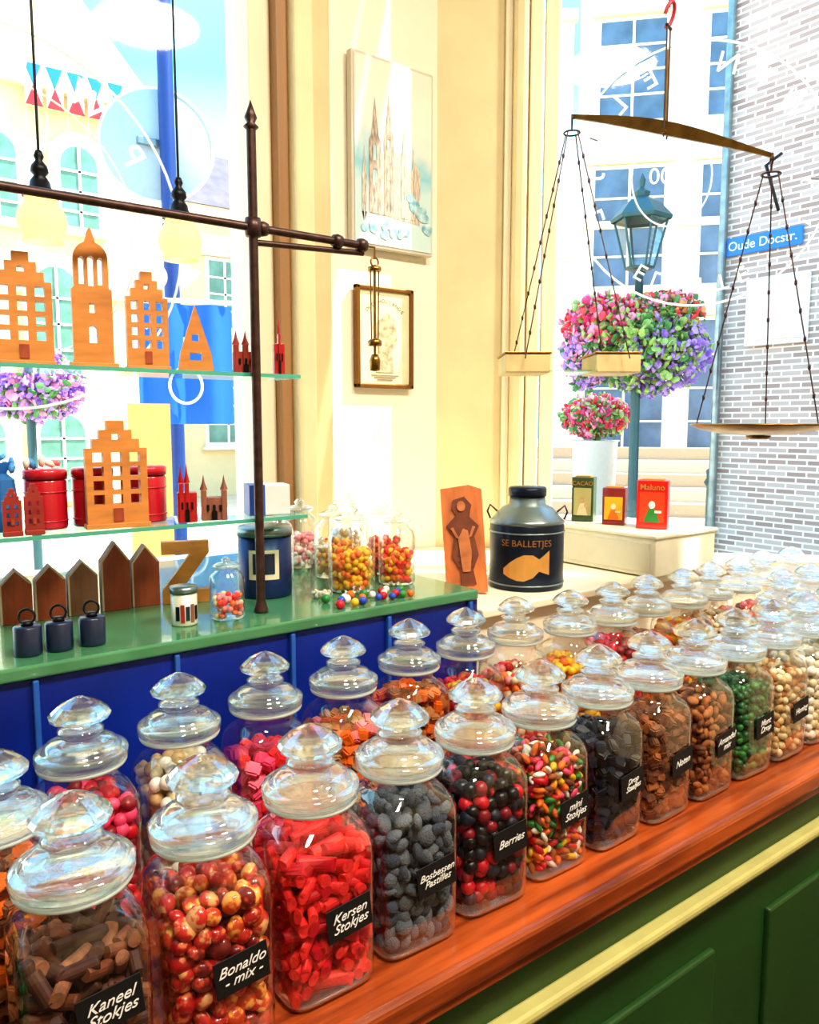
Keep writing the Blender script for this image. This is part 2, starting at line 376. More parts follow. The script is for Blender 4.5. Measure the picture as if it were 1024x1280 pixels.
REC = {
 'cinnamon': ('stick',(.0062,.0062,.0135),.0160,[c_brown,c_dkbrown,c_dusty,c_dkbrown],'rand'),
 'wrapped': ('ball',(.0108,.0098,.0075),.0168,[c_wr1,c_wr2,c_wr3,c_wr1,c_wr4,c_wr2],'rand'),
 'coralsticks': ('stick',(.0064,.0064,.0195),.0160,[c_coral,c_coral,c_coral,c_red],'flat'),
 'pastilles': ('ball',(.0102,.0102,.0056),.0156,[c_grey,c_grey2,c_grey],'rand'),
 'berries': ('ball',(.0088,.0088,.0092),.0162,[c_black,c_deepred,c_red,c_black,c_navy],'rand'),
 'capsules': ('ball',(.0042,.0042,.0092),.0110,[c_red,c_orange,c_yellow,c_green,c_white,c_almond,c_pink,c_orange,c_brown],'rand'),
 'drop': ('cube',(.0062,.0062,.0105),.0152,[c_navy,c_black,c_navy],'rand'),
 'nutcubes': ('cube',(.0055,.006,.008),.0138,[c_brown,c_almond,c_dusty],'rand'),
 'almonds': ('ball',(.0062,.005,.0095),.0133,[c_almond,c_tan,c_brown],'rand'),
 'green': ('ball',(.0065,.0065,.0078),.014,[c_green,c_dkgreen,c_dkgreen],'rand'),
 'beigenuts': ('ball',(.0068,.006,.009),.0142,[c_beige,c_tan,c_cream],'rand'),
 'redballs': ('ball',(.0088,)*3,.0162,[c_red,c_red,c_deepred,c_pink],'rand'),
 'creamballs': ('ball',(.009,)*3,.0162,[c_cream,c_beige,c_cream,c_white],'rand'),
 'pinks': ('cube',(.008,.008,.0095),.0172,[c_pink,c_pink,c_coral],'rand'),
 'toffee': ('cube',(.0075,.0075,.009),.0162,[c_orange,c_tan,c_ltpink,c_beige],'rand'),
 'orangecubes': ('cube',(.0072,.0075,.009),.0162,[c_orange,c_tan,c_tan],'rand'),
 'redorange': ('ball',(.009,.009,.007),.0160,[c_red,c_orange,c_coral,c_yellow],'rand'),
 'peach': ('ball',(.009,.009,.007),.0160,[c_ltpink,c_coral,c_orange,c_cream],'rand'),
 'lemons': ('ball',(.008,.008,.009),.0158,[c_yellow,c_yellow,c_orange],'rand'),
 'whites': ('ball',(.0085,)*3,.0162,[c_white,c_cream,c_white],'rand'),
 'brownyellow': ('cube',(.0068,.0068,.010),.0162,[c_tan,c_orange,c_brown,c_dusty],'rand'),
}
def jar(X, Y, rec, label=None, lsize=.0125, rotz=0., ztop=.15, seed=0, lx=.014, lz=.082):
    g = group('candy_jar', (X, Y, .9005), rotz)
    for nm, me in (('glass_body',ME_BODY),('glass_base',ME_BASE),('lid',ME_LID),('seal',ME_SEAL),('knob',ME_KNOB)):
        link(nm, me, None, g)
    kind, sc, sp, mats, ori = REC[rec]
    pieces('candies', kind, grid(sp, ztop, sp*.22, seed=seed), sc, mats, g, seed, ori, smooth=(kind == 'ball'), lump=.05 if kind == 'ball' and rec not in ('redballs','creamballs','berries') else 0, clip=.0492)
    if label:
        tl = R(-6)
        box('label', (lx,-.0535,lz), (.052,.0012,.036), black, g, .0004, (0,tl,0))
        text('label_text', label, lsize, chalk, g, (lx,-.0544,lz), 0, tl, .45)
    return g
front = [('cinnamon','Kaneel\nStokjes'),('wrapped','Bonaldo\n- mix -'),('coralsticks','Kersen\nStokjes'),('pastilles','Bosbessen\nPastilles'),('berries','Berries'),
         ('capsules','mini\nStokjes'),('drop','Drop\nStaafjes'),('nutcubes','Noten'),('almonds','Amandel\nmix'),('green','Munt\nDrop'),('beigenuts','Honing'),('whites','Anijs'),('creamballs','Kokos'),('redorange',None),('lemons',None)]
rng = random.Random(4)
for i, (r, l) in enumerate(front):
    big = l and max(len(t) for t in l.split('\n')) > 7
    jar(.155+.117*i, .668+min(i,5)*.004, r, l, .0112 if big else .0138, rng.uniform(-.05,.05), [.138,.15,.15,.152,.150,.15,.143,.15,.15,.15,.15,.15,.15,.15,.15][i], seed=i+1, lz=.106 if i == 0 else .084, lx=.012)
back = [(.225,.905,'redballs'),(.345,.920,'creamballs'),(.472,.938,'pinks'),(.598,.940,'toffee'),(.735,.962,'orangecubes'),(.857,.966,'redorange'),(.983,.975,'peach'),(1.105,.955,'lemons'),
        (1.227,.955,'redballs'),(1.345,.962,'orangecubes'),(1.463,.955,'lemons'),(1.582,.965,'beigenuts'),(1.70,.965,'peach'),(1.82,.975,'redballs'),(1.94,.965,'whites'),
        (.118,.805,'brownyellow'),(.035,.665,'green'),(-.03,.86,'lemons'),(-.095,.665,'redballs')]
for i, (X, Y, r) in enumerate(back):
    jar(X, Y, r, None, seed=40+i, rotz=rng.uniform(-.06,.06), ztop=rng.uniform(.135,.152))
for i, (X, Y, r) in enumerate([(1.62,.82,'redorange'),(1.74,.82,'beigenuts'),(1.86,.80,'whites')]):
    jar(X, Y, r, None, seed=80+i)

# ------------------------------------------------------------------ shelf rack with glass shelves
rk = group('display_rack', (0,0,0))
tube('upright', [(.584,1.17,1.1645),(.584,1.17,CZ+.46)], .0075, iron, rk)
lathe('upright_finial', [(.0075,0),(.012,.004),(.006,.01),(.010,.018),(.006,.028),(0,.045)], iron, rk, (.584,1.17,CZ+.455), 16)
lathe('upright_foot', [(0,0),(.012,0),(.012,.004),(.010,.010),(.0075,.02)], iron, rk, (.584,1.17,1.1645), 20)
tube('upright_left', [(-.35,1.17,1.1645),(-.35,1.17,CZ+.46)], .0075, iron, rk)
tube('rail', [(-.6,1.17,CZ+.308),(.795,1.17,CZ+.308)], .0065, iron, rk)
tube('rail_lower', [(.584,1.174,CZ+.286),(.795,1.174,CZ+.296)], .005, iron, rk)
for X in (.60,.74,.79):
    lathe('rail_collar_%d'%int(X*100), [(0,-.008),(.010,-.008),(.012,0),(.010,.008),(0,.008)], iron, rk, (X,1.17,CZ+.308), 16, rot=(0,R(90),0))
lathe('rail_cross', [(0,-.014),(.012,-.014),(.014,0),(.012,.014),(0,.014)], iron, rk, (.584,1.17,CZ+.308), 16)
for nm, z, x1 in (('upper',.083,.672),('middle',-.155,.682)):
    g = group('glass_shelf', (0,0,0))
    box('slab', ((x1-.6)/2,1.243,CZ+z-.0035), (x1+.6,.118,.006), shelfg, g)
    box('polished_edge', ((x1-.6)/2,1.1832,CZ+z-.0035), (x1+.6,.0015,.006), shelfedge, g)
    box('polished_end', (x1+.0008,1.243,CZ+z-.0035), (.0015,.118,.006), shelfedge, g)
sp = group('spring_balance', (.817,1.17,CZ+.308))
tube('hook', [(-.014,0,0),(0,0,0),(0,0,-.02)], .0022, brass, sp)
tube('ring', ring_pts(.008,20), .0015, brass, sp, (0,0,-.025), True, (R(90),0,0))
for dx in (-.009,.009): tube('rod_%d'%(dx>0), [(dx,0,-.035),(dx*.8,0,-.16)], .0013, brass, sp)
tube('centre_rod', [(0,0,-.03),(0,0,-.20)], .0025, brass, sp)
lathe('cup', [(0,0),(.012,0),(.013,.008),(.008,.012),(0,.012)], brass, sp, (0,0,-.17), 16)
lathe('weight', [(0,0),(.009,.002),(.010,.02),(.006,.03),(0,.03)], brass, sp, (0,0,-.215), 16)
lathe('top_cup', [(0,0),(.012,0),(.012,.006),(0,.006)], brass, sp, (0,0,-.04), 16)

def stepped(w, h, steps, sh, base=0.):
    pts = [(-w/2,0),(w/2,0),(w/2,h-steps*sh)]
    sw = (w*.72/2)/steps
    x = w/2; z = h-steps*sh
    for k in range(steps):
        x -= sw; pts.append((x, z)); z += sh; pts.append((x, z))
    m = [(-a, b) for a, b in reversed(pts[3-1:])]
    return pts+[p for p in m if p not in pts]
def rect(cx, cz, w, h): return [(cx-w/2,cz-h/2),(cx+w/2,cz-h/2),(cx+w/2,cz+h/2),(cx-w/2,cz+h/2)]
def arch(cx, cz, w, h):
    return [(cx-w/2,cz-h/2),(cx+w/2,cz-h/2)]+[(cx+w/2*math.cos(a),cz+h/2-w/2+w/2*math.sin(a)) for a in [math.pi*k/8 for k in range(9)]]
zs = CZ+.083; zm = CZ-.155; zi = 1.1645
def house(X, Y, z, w, h, mat, cols=3, rows=4, th=.018, rz=0., steps=3, name='wooden_canal_house'):
    g = group(name, (X,Y,z), rz)
    bh = h-steps*h*.085
    holes = []
    for r_ in range(rows):
        for c_ in range(cols):
            holes.append(rect((c_-(cols-1)/2)*w/(cols+.35), h*.27+(bh*.70)*r_/rows, w*.17, h*.09))
    holes.append(rect(0, h*.85, w*.13, h*.05))
    plate('facade', stepped(w, h, steps, h*.085), holes, th, mat, g)
    box('plinth', (0,0,.0035), (w*1.06,th*1.4,.007), mat, g, .001)
    box('door', (0,-th/2-.001,.02), (w*.16,.002,h*.12), woodm, g)
    return g
house(.258,1.245,zs,.078,.158,woodl,3,4,rz=R(-8))
house(.436,1.245,zs,.062,.150,woodl,3,4,rz=R(-10))
tw = group('wooden_church_tower', (.354,1.245,zs), R(-10))
dome = [(-.028,0),(.028,0),(.028,.115),(.024,.118),(.024,.16)]+[(.024*math.cos(a), .16+.024*math.sin(a)) for a in [math.pi*k/10 for k in range(1,5)]]+[(.003,.200),(0,.204),(-.003,.200)]+[(.024*math.cos(a), .16+.024*math.sin(a)) for a in [math.pi*k/10 for k in range(6,10)]]+[(-.024,.16),(-.024,.118),(-.028,.115)]
plate('tower', dome, [arch(-.013,.142,.008,.04),arch(0,.142,.009,.044),arch(.013,.142,.008,.04),rect(0,.088,.009,.014),arch(0,.05,.012,.026)], .02, woodl, tw)
box('plinth', (0,0,.004), (.068,.030,.008), woodl, tw, .001)
gb = group('wooden_gable_house', (.512,1.24,zs), R(-18))
plate('facade', [(-.028,0),(.028,0),(.024,.03),(0,.106),(-.024,.03)], [rect(0,.055,.012,.012),rect(0,.025,.02,.012)], .02, woodl, gb)
def spirehouse(name, X, Y, z, w, h, mat, spires):
    g = group(name, (X,Y,z), R(-20))
    box('body', (0,0,h*.25), (w,.02,h*.5), mat, g, .001)
    for i, sx in enumerate(spires):
        box('turret_%d'%i, (sx*w,-.004,h*.33), (w*.22,.016,h*.66), mat, g, .001)
        lathe('spire_%d'%i, [(w*.16,0),(w*.06,h*.15),(0,h*.33)], mat, g, (sx*w,-.004,h*.66), 4, False)
    for k in range(3): box('window_hole_%d'%k, ((k-1)*w*.25,-.0115,h*.28), (w*.1,.003,h*.12), ironblk, g)
    plate('arch', arch(0,h*.12,w*.22,h*.22), [], .002, ironblk, g, (0,-.0125,0))
    return g
spirehouse('miniature_city_gate', .592,1.225,zs,.040,.072,reddk,(-.38,0,.38))
spirehouse('miniature_clock_tower', .652,1.22,zs,.018,.105,redp,(0,))
house(.368,1.207,zm,.088,.160,woodl,3,4,th=.016,rz=R(-6))
house(.250,1.20,zm,.024,.072,reddk,2,3,th=.014,rz=R(-8),name='clay_canal_house')
house(.222,1.20,zm,.024,.066,reddk,2,3,th=.014,rz=R(-8),name='clay_canal_house')
house(.186,1.20,zm,.030,.07,woodl,2,3,th=.014,rz=R(-8))
for X in (.280,.348,.432):
    g = group('red_storage_tin', (X,1.262,zm))
    lathe('can', [(0,0),(.029,0),(.030,.004),(.030,.07),(.028,.074),(0,.074)], redtin, g)
    lathe('lid', [(0,.0745),(.0315,.0745),(.0315,.086),(.028,.089),(0,.089)], redtin, g)
    tube('bead', ring_pts(.0303,32), .0012, redtin, g, (0,0,.055), True); tube('bead_low', ring_pts(.0303,32), .0012, redtin, g, (0,0,.012), True)
bagb = M('bag_blue',(60,130,200),.5,trans=.3); ribb = C('ribbon_blue',(70,150,220))
g = group('ribbon_tied_candy_bag', (.222,1.262,zm)); 
lathe('paper_bag', [(0,0),(.018,0),(.022,.03),(.017,.075),(.007,.084),(.015,.10)], bagb, g, seg=14, smooth=False)
pieces('bow_loops','lowball',[(-.014,0,.10),(.014,0,.10),(0,-.01,.108),(0,.012,.095),(.012,-.012,.092)],(.009,.006,.004),[ribb,c_white],g,5)
for X in (.275,):
    g = group('ribbon_bow', (X,1.262,zm+.0892))
    pieces('bow_loops','lowball',[(-.012,0,.008),(.012,0,.008),(0,-.008,.012),(.022,.004,.008),(-.02,-.004,.009)],(.011,.006,.005),[ribb,c_white,C('ribbon_pink',(230,120,130))],g,6)
spirehouse('miniature_church', .477,1.207,zm,.030,.095,redp,(0,-.3))
spirehouse('miniature_drawbridge', .522,1.207,zm,.040,.075,woodd,(-.4,.4))
g = group('gift_box', (.632,1.235,zm), R(-15))
box('carton', (0,0,.026), (.070,.05,.052), M('box_white',(225,228,230),.5), g, .002)
box('blue_band', (-.022,-.0005,.026), (.027,.0525,.0525), M('box_blue',(40,84,180),.4), g, .001)
for i, (X, h, m) in enumerate([(.246,.086,woodm),(.296,.088,woodm),(.346,.090,woodd),(.399,.116,woodm),(.449,.106,woodm)]):
    g = group('wooden_block_house', (X,1.34,zi), R(-6))
    w = .046
    plate('block', [(-w/2,0),(w/2,0),(w/2,h*.72),(0,h),(-w/2,h*.72)], [], .022, m, g)
    plate('pale_edge', [(-w/2,0),(-w/2+.003,0),(-w/2+.003,h*.71),(0,h*.96),(w/2-.003,h*.71),(w/2,h*.72),(0,h*1.0),(-w/2,h*.72)], [], .0225, M('pale_wood_edge_%d'%i,(206,180,160),.6), g)
for i, X in enumerate((.222,.262,.306)):
    g = group('navy_canister', (X,1.142,zi))
    lathe('can', [(0,0),(.0175,0),(.018,.002),(.018,.038),(.016,.040),(0,.040)], navy, g)
    lathe('cap', [(0,.0402),(.008,.0402),(.006,.046),(0,.046)], ironblk, g, seg=16)
    tube('ring_handle', ring_pts(.010,24), .0018, ironblk, g, (0,0,.052), True, (R(80),0,R(-25)))
g = group('wooden_letter', (.515,1.32,zi), R(-20))
plate('letter_z', [(-.04,0),(.04,0),(.04,.022),(-.008,.022),(.04,.088),(.04,.108),(-.04,.108),(-.04,.086),(.008,.086),(-.04,.022)], [], .02, woodl, g)
g = group('souvenir_tin', (.453,1.172,zi))
lathe('can', [(0,0),(.0195,0),(.020,.002),(.020,.05),(0,.05)], M('tin_cream',(215,220,205),.35,.2), g)
lathe('lid', [(0,.0505),(.0212,.0505),(.0212,.060),(0,.061)], tingrey, g)
for k in range(5):
    a = R(-140+k*22); box('printed_house_%d'%k, (.0204*math.cos(a),.0204*math.sin(a),.02), (.006,.001,.022+.006*(k%2)), [tinblue,reddk,navy,woodd,tinblue][k], g, rot=(0,0,a+R(90)))
def smalljar(X, Y, z, r, h, mats, fill=.6, seed=1, kind='ball', ps=.007, lid=True, name='small_candy_jar'):
    g = group(name, (X,Y,z))
    lathe('glass', [(0,.001),(r*.9,.001),(r,.005),(r,h*.62),(r*.9,h*.72),(r*.62,h*.78),(r*.62,h*.82),(r*.7,h*.83)], glassj, g, seg=28)
    if lid:
        lathe('lid', [(0,h*.835),(r*.74,h*.835),(r*.78,h*.86),(r*.6,h*.89),(r*.2,h*.91),(r*.3,h*.95),(r*.1,h),(0,h)], glasslid, g, seg=20)
    rg = random.Random(seed); P = []
    n = int(260*(r/.045)**2*(h/.15))
    for k in range(n):
        a = rg.uniform(0,6.28); rr = (r-ps*1.15)*math.sqrt(rg.uniform(.25,1)); P.append((rr*math.cos(a), rr*math.sin(a), ps+rg.uniform(0,h*fill-ps)))
    pieces('candies', kind, P, (ps,ps*.85,ps*.8), mats, g, seed)
    return g
smalljar(.522,1.165,zi,.028,.100,[c_coral,c_orange,c_ltpink,c_cream],.38,seed=3,ps=.0055)
smalljar(.722,1.205,zi,.020,.11,[c_white,c_cream],.1,seed=4,ps=.004,name='glass_bottle')
smalljar(.800,1.225,zi,.044,.160,[c_yellow,c_orange,c_yellow],.48,seed=5)
smalljar(.905,1.225,zi,.036,.145,[c_orange,c_coral,c_yellow],.45,seed=6)
smalljar(.950,1.33,zi,.038,.15,[c_orange,c_red],.48,seed=7)
smalljar(.845,1.36,zi,.040,.150,[c_orange,c_yellow],.48,seed=8)
smalljar(.745,1.43,zi,.04,.15,[c_white,c_cream],.48,seed=9)
smalljar(.945,1.47,zi,.04,.16,[c_white,c_beige],.48,seed=10)
smalljar(.845,1.50,zi,.04,.15,[c_white,c_ltpink],.48,seed=11)
g = group('round_blue_tin', (.655,1.292,zi), R(-30))
lathe('can', [(0,0),(.047,0),(.048,.003),(.048,.11),(0,.11)], M('tin_royal',(24,46,96),.35,.3,var=.3,scale=30), g)
lathe('lid', [(0,.1105),(.050,.1105),(.050,.124),(.046,.127),(0,.127)], tingrey, g)
for nm, ol, mt in (('label',[(-.028,.035),(.028,.035),(.028,.088),(-.028,.088)],M('label_cream',(225,215,185),.5)),('label_mark',[(-.014,.045),(.014,.045),(.02,.06),(0,.082),(-.02,.06)],navy)):
    rad = .0486 if nm == 'label' else .0494
    me = bpy.data.meshes.new(nm); n = 12
    x0 = min(p[0] for p in ol); x1 = max(p[0] for p in ol); z0 = min(p[1] for p in ol); z1 = max(p[1] for p in ol)
    vs = []; fs = []
    for k in range(n+1):
        xx = x0+(x1-x0)*k/n
        for zz in (z0, z1): vs.append((rad*math.sin(xx/rad), -rad*math.cos(xx/rad), zz))
    for k in range(n): fs.append((2*k,2*k+2,2*k+3,2*k+1))
    me.from_pydata(vs, [], fs); link(nm, me, mt, g)
rg = random.Random(77)
LP = []
for k in range(200):
    p = (rg.uniform(.70,.86), rg.uniform(1.105,1.165))
    if all((p[0]-o[0])**2+(p[1]-o[1])**2 > .0145**2 for o in LP): LP.append(p)
    if len(LP) >= 22: break
pieces('loose_candies','ball',[(a,b,zi+.0072) for a,b in LP],(.0073,)*3,[c_red,c_orange,c_green,c_yellow,c_white,c_blue],None,9)

zl = 1.1245
g = group('carved_cookie_mould', (1.072,1.20,zl), R(-38))
cm = M('mould_wood',(196,112,60),.5,var=.3,scale=12,stretch=(4,4,1)); cmd = M('mould_dark',(112,56,32),.6,var=.3,scale=30); cml = M('mould_light',(186,112,66),.6,var=.35,scale=40)
mb = group('mould_tilt', (0,.006,0)); mb.parent = g; mb.rotation_euler = (R(-12),R(-5),0)
plate('board', [(-.045,.004),(.040,0),(.046,.215),(.020,.226),(-.040,.222)], [], .016, cm, mb)
plate('carved_figure', [(-.014,0),(.018,0),(.014,.03),(.028,.06),(.022,.10),(.034,.12),(.016,.14),(.018,.152),(.022,.165),(.008,.184),(-.016,.178),(-.020,.160),(-.012,.146),(-.034,.125),(-.020,.10),(-.028,.06),(-.012,.03)], [], .006, cmd, mb, (0,-.0095,.018))
plate('carved_relief', [(-.008,.0),(.008,.0),(.014,.04),(.010,.085),(.0,.09),(-.012,.07),(-.010,.03)], [], .006, cml, mb, (0,-.0125,.045))
plate('carved_face', [(.009*math.cos(a),.011*math.sin(a)) for a in [k*.52 for k in range(12)]], [], .006, cml, mb, (0,-.0125,.182))
for sx in (-1,1): plate('carved_arm_%d'%(sx>0), [(sx*.010,.0),(sx*.016,.002),(sx*.026,.022),(sx*.020,.024)][::sx], [], .006, cml, mb, (0,-.0125,.115))
for k in range(4): box('carved_hem_%d'%k, (0,-.0125,.056+.012*k), (.036-.003*k,.004,.002), cmd, mb)
box('easel_leg', (0,.068,.09), (.012,.006,.185), cmd, g, .001, (R(14),0,0))
g = group('storage_drum_tin', (1.235,1.195,zl), R(-46))
Rr = .080
lathe('drum', [(0,0),(Rr-.002,0),(Rr,.003),(Rr,.134),(Rr-.002,.138)], tinblue, g, seg=48)
lathe('shoulder', [(Rr-.002,.138),(Rr+.001,.141),(Rr-.004,.147),(.054,.172),(.040,.178),(.038,.196),(0,.196)], tingrey, g, seg=48)
lathe('cap', [(0,.1965),(.041,.1965),(.041,.212),(.038,.216),(0,.217)], tinblue, g, seg=40)
for z in (.012,.122): tube('rib_%d'%int(z*1000), ring_pts(Rr+.0005,48), .0018, tingrey, g, (0,0,z), True)
for sgn in (-1,1):
    tube('handle_%d'%(sgn>0), [(sgn*.064,0,.162),(sgn*.080,0,.176),(sgn*.086,0,.162),(sgn*.079,0,.146)], .0022, iron, g)
me = text_me("SE BALLETJES", .0195, ext=.0002); wrap_me(me, Rr+.0012); link('lettering', me, gold, g, (0,0,.102))
me = bpy.data.meshes.new('sweet_emblem'); vs = []; fs = []
prof = [(-.050,.006),(-.036,.016),(-.02,.024),(-.005,.028),(.014,.024),(.027,.013),(.036,.018),(.050,.026)]
for xx, hh in prof:
    for zz in (.052-hh, .052+hh): vs.append(((Rr+.0014)*math.sin(xx/Rr), -(Rr+.0014)*math.cos(xx/Rr), zz+.2*xx))
for k in range(len(prof)-1): fs.append((2*k,2*k+2,2*k+3,2*k+1))
me.from_pydata(vs, [], fs); link('emblem', me, gold, g)

g = group('cream_drawer_box', (1.63,1.225,zl))
bxm = M('box_cream',(232,228,206),.5,var=.05)
box('carcass', (0,0,.047), (.24,.33,.088), bxm, g, .003)
box('lid_board', (0,0,.0955), (.25,.34,.009), bxm, g, .003)
box('drawer_face', (-.1215,0,.046), (.004,.30,.066), M('box_face',(216,212,190),.5), g, .001)
zt = zl+.1005
def ctin(name, X, Y, w, h, base, rz, txt=None, fig=None, deco=None):
    g = group(name, (X,Y,zt), rz)
    box('tin', (0,0,h/2), (w,.04,h), base, g, .002)
    box('tin_lid', (0,0,h+.0015), (w*.7,.03,.005), gold, g, .001)
    if deco: box('panel', (0,-.0207,h*.45), (w*.8,.001,h*.62), deco, g)
    if fig:
        plate('figure_skirt', [(-w*.26,0),(w*.26,0),(w*.10,h*.28),(-w*.10,h*.28)], [], .001, fig[0], g, (0,-.0218,h*.14))
        plate('figure_head', [(w*.11*math.cos(a),w*.13*math.sin(a)) for a in [k*.628 for k in range(10)]], [], .001, fig[1], g, (0,-.0218,h*.50))
        plate('figure_tray', rect(w*.2,0,w*.22,h*.05), [], .001, fig[1], g, (0,-.0224,h*.36))
    if txt: text('tin_text', txt, w*.27, gold, g, (0,-.0215,h*.86))
ctin('cocoa_tin', 1.60,1.345,.056,.114, M('tin_green',(70,96,60),.35,coat=.3), R(-62), 'CACAO', (c_cream,c_beige), M('pnl1',(196,190,130),.5))
ctin('tea_tin', 1.605,1.25,.056,.092, M('tin_maroon',(140,40,44),.35,coat=.3), R(-62), None, (c_orange,c_cream), M('pnl2',(222,180,40),.5))
ctin('cocoa_tin', 1.615,1.145,.072,.116, M('tin_red',(220,30,20),.3,coat=.4), R(-62), 'Maluno', (c_green,c_white), M('pnl3',(226,70,30),.4))

# ------------------------------------------------------------------ pictures on the pier
g = group('cathedral_picture', (1.265,1.728,CZ+.688))
def skypaint():
    m, nt, b = _nodes('watercolour_paper')
    tc = nt.nodes.new('ShaderNodeTexCoord'); sp_ = nt.nodes.new('ShaderNodeSeparateXYZ'); nz = nt.nodes.new('ShaderNodeTexNoise'); nz.inputs['Scale'].default_value = 12
    nt.links.new(tc.outputs['Object'], sp_.inputs[0]); nt.links.new(tc.outputs['Object'], nz.inputs['Vector'])
    ad = nt.nodes.new('ShaderNodeMath'); ad.operation = 'MULTIPLY_ADD'; ad.inputs[1].default_value = .18
    nt.links.new(nz.outputs['Fac'], ad.inputs[0]); nt.links.new(sp_.outputs[2], ad.inputs[2])
    cr = nt.nodes.new('ShaderNodeValToRGB'); e = cr.color_ramp.elements
    e[0].position = 0; e[0].color = (*lin((196,222,224)), 1); e[1].position = .3; e[1].color = (*lin((240,226,212)), 1)
    n_ = e.new(.06); n_.color = (*lin((140,200,216)), 1); n_ = e.new(.16); n_.color = (*lin((240,234,220)), 1)
    nt.links.new(ad.outputs[0], cr.inputs[0]); nt.links.new(cr.outputs[0], b.inputs['Base Color']); b.inputs['Roughness'].default_value = .6
    return m
box('backing', (0,.004,0), (.262,.02,.470), M('frame_pale',(205,198,184),.5), g, .002)
box('paper', (0,-.007,0), (.246,.003,.454), skypaint(), g)
stone = M('ink_stone',(140,126,122),.8,var=.3,scale=60,stretch=(3,3,.6),rgb2=(220,204,188)); stone2 = M('ink_stone_light',(170,158,150),.8,var=.2,scale=70,stretch=(3,3,.6),rgb2=(232,220,202)); bluew = M('blue_wash',(94,176,204),.8,var=.2,scale=50,rgb2=(206,230,232))
plate('nave', [(-.06,-.15),(.085,-.16),(.085,-.03),(.07,.00),(.05,-.03),(.02,.01),(-.02,.02),(-.06,-.02)], [], .0006, stone2, g, (0,-.0089,0))
for i, (X, w, z1, z2, m) in enumerate([(-.062,.036,.03,.135,stone),(-.018,.030,.05,.155,stone),(.030,.016,.0,.075,stone2),(.062,.014,-.04,.03,stone2),(-.095,.014,-.06,.01,stone2)]):
    plate('tower_%d'%i, [(X-w/2,-.15),(X+w/2,-.15),(X+w/2,z1),(X+w*.3,z1+.012),(X,z2),(X-w*.3,z1+.012),(X-w/2,z1)], [arch(X,z1-.03,w*.3,.04),arch(X,z1-.09,w*.3,.04)], .0006, m, g, (0,-.0096,0))
rg = random.Random(2)
for i in range(22):
    X = rg.uniform(-.10,.11); z = -.205+rg.uniform(0,.035)+(.08*rg.random() if X > .04 else 0); s = rg.uniform(.008,.016)
    plate('wash_%d'%i, [(X+s*1.1*math.cos(a), z+s*(1+.12*math.cos(3*a+i))*math.sin(a)) for a in [k*.3 for k in range(21)]], [], .0003, bluew, g, (0,-.0101-.00003*i,0))
g = group('framed_print', (1.243,1.736,CZ+.227))
box('print', (0,.002,0), (.168,.008,.248), M('print_paper',(222,214,180),.6,var=.06), g)
fdg = M('frame_dark_gold',(126,86,34),.4,.5)
for nm, c_, s_ in (('frame_top',(0,0,.126),(.186,.018,.012)),('frame_bottom',(0,0,-.126),(.186,.018,.012)),('frame_left',(-.087,0,0),(.012,.018,.264)),('frame_right',(.087,0,0),(.012,.018,.264))):
    box(nm, c_, s_, fdg, g, .003)
plate('print_figure', [(-.03,-.09),(.03,-.09),(.022,-.04),(.04,.0),(.03,.05),(.008,.065),(-.012,.05),(-.038,.03),(-.02,-.03)], [], .001, M('print_ink',(160,148,116),.7,var=.4,scale=60,rgb2=(216,206,170)), g, (0,-.0035,0))
circ_text('print_arch_title', "OUD HOLLANDS", .075, R(-48), R(48), .014, M('print_ink_dark',(90,80,60),.7), g, (0,-.0035,.02), (R(90),0,0))
for k in range(3): box('print_line_%d'%k, (0,-.0035,-.098-.006*k), (.09-.02*k,.001,.0016), M('ink_line',(110,100,80),.7), g)

# ------------------------------------------------------------------ hanging balance
g = group('hanging_balance_scale', (0,0,0))
A = Vector((1.29,1.14,CZ+.628)); B = Vector((1.40,.77,CZ+.478)); mid = (A+B)/2
bm = bmesh.new(); N = 16; d = (B-A); hn = Vector((d.y,-d.x,0)).normalized(); prev = None
for k in range(N+1):
    t = k/N; p = A+d*t; hh = .004+.009*math.sin(math.pi*t)**1.5; p = p+Vector((0,0,.012*math.sin(math.pi*t)-.004)); th = .004
    ring = [bm.verts.new(p+hn*th+Vector((0,0,-hh))), bm.verts.new(p-hn*th+Vector((0,0,-hh))), bm.verts.new(p-hn*th+Vector((0,0,hh))), bm.verts.new(p+hn*th+Vector((0,0,hh)))]
    if prev:
        for i in range(4): bm.faces.new((prev[i],prev[(i+1)%4],ring[(i+1)%4],ring[i]))
    else: bm.faces.new(ring)
    prev = ring
bm.faces.new(prev); bmesh.ops.recalc_face_normals(bm, faces=bm.faces)
me = bpy.data.meshes.new('beam'); bm.to_mesh(me); bm.free(); link('beam', me, brass, g)
tube('suspension_left', [mid+hn*.009+Vector((0,0,-.01)), mid+hn*.009+Vector((0,0,.19))], .0016, iron, g)
tube('suspension_right', [mid-hn*.009+Vector((0,0,-.01)), mid-hn*.009+Vector((0,0,.19))], .0016, iron, g)
tube('pivot', [mid+hn*.014, mid-hn*.014], .004, brass, g)
tube('pointer', [mid, mid+Vector((0,0,.15))], .0015, brass, g)
tube('suspension_bridge', [mid+hn*.012+Vector((0,0,.19)), mid-hn*.012+Vector((0,0,.19))], .003, iron, g)
hk = [mid+Vector((0,0,.19))+Vector((0,0,.022))+Vector((.012*math.cos(a),-.012*math.sin(a)*.6,.02*math.sin(a))) for a in [R(-90+k*25) for k in range(12)]]
tube('red_hook', hk, .0035, M('red_hook_paint',(190,50,70),.4), g)
tube('ceiling_wire', [mid+Vector((0,0,.225)), Vector((mid.x,mid.y,HC))], .002, iron, g)
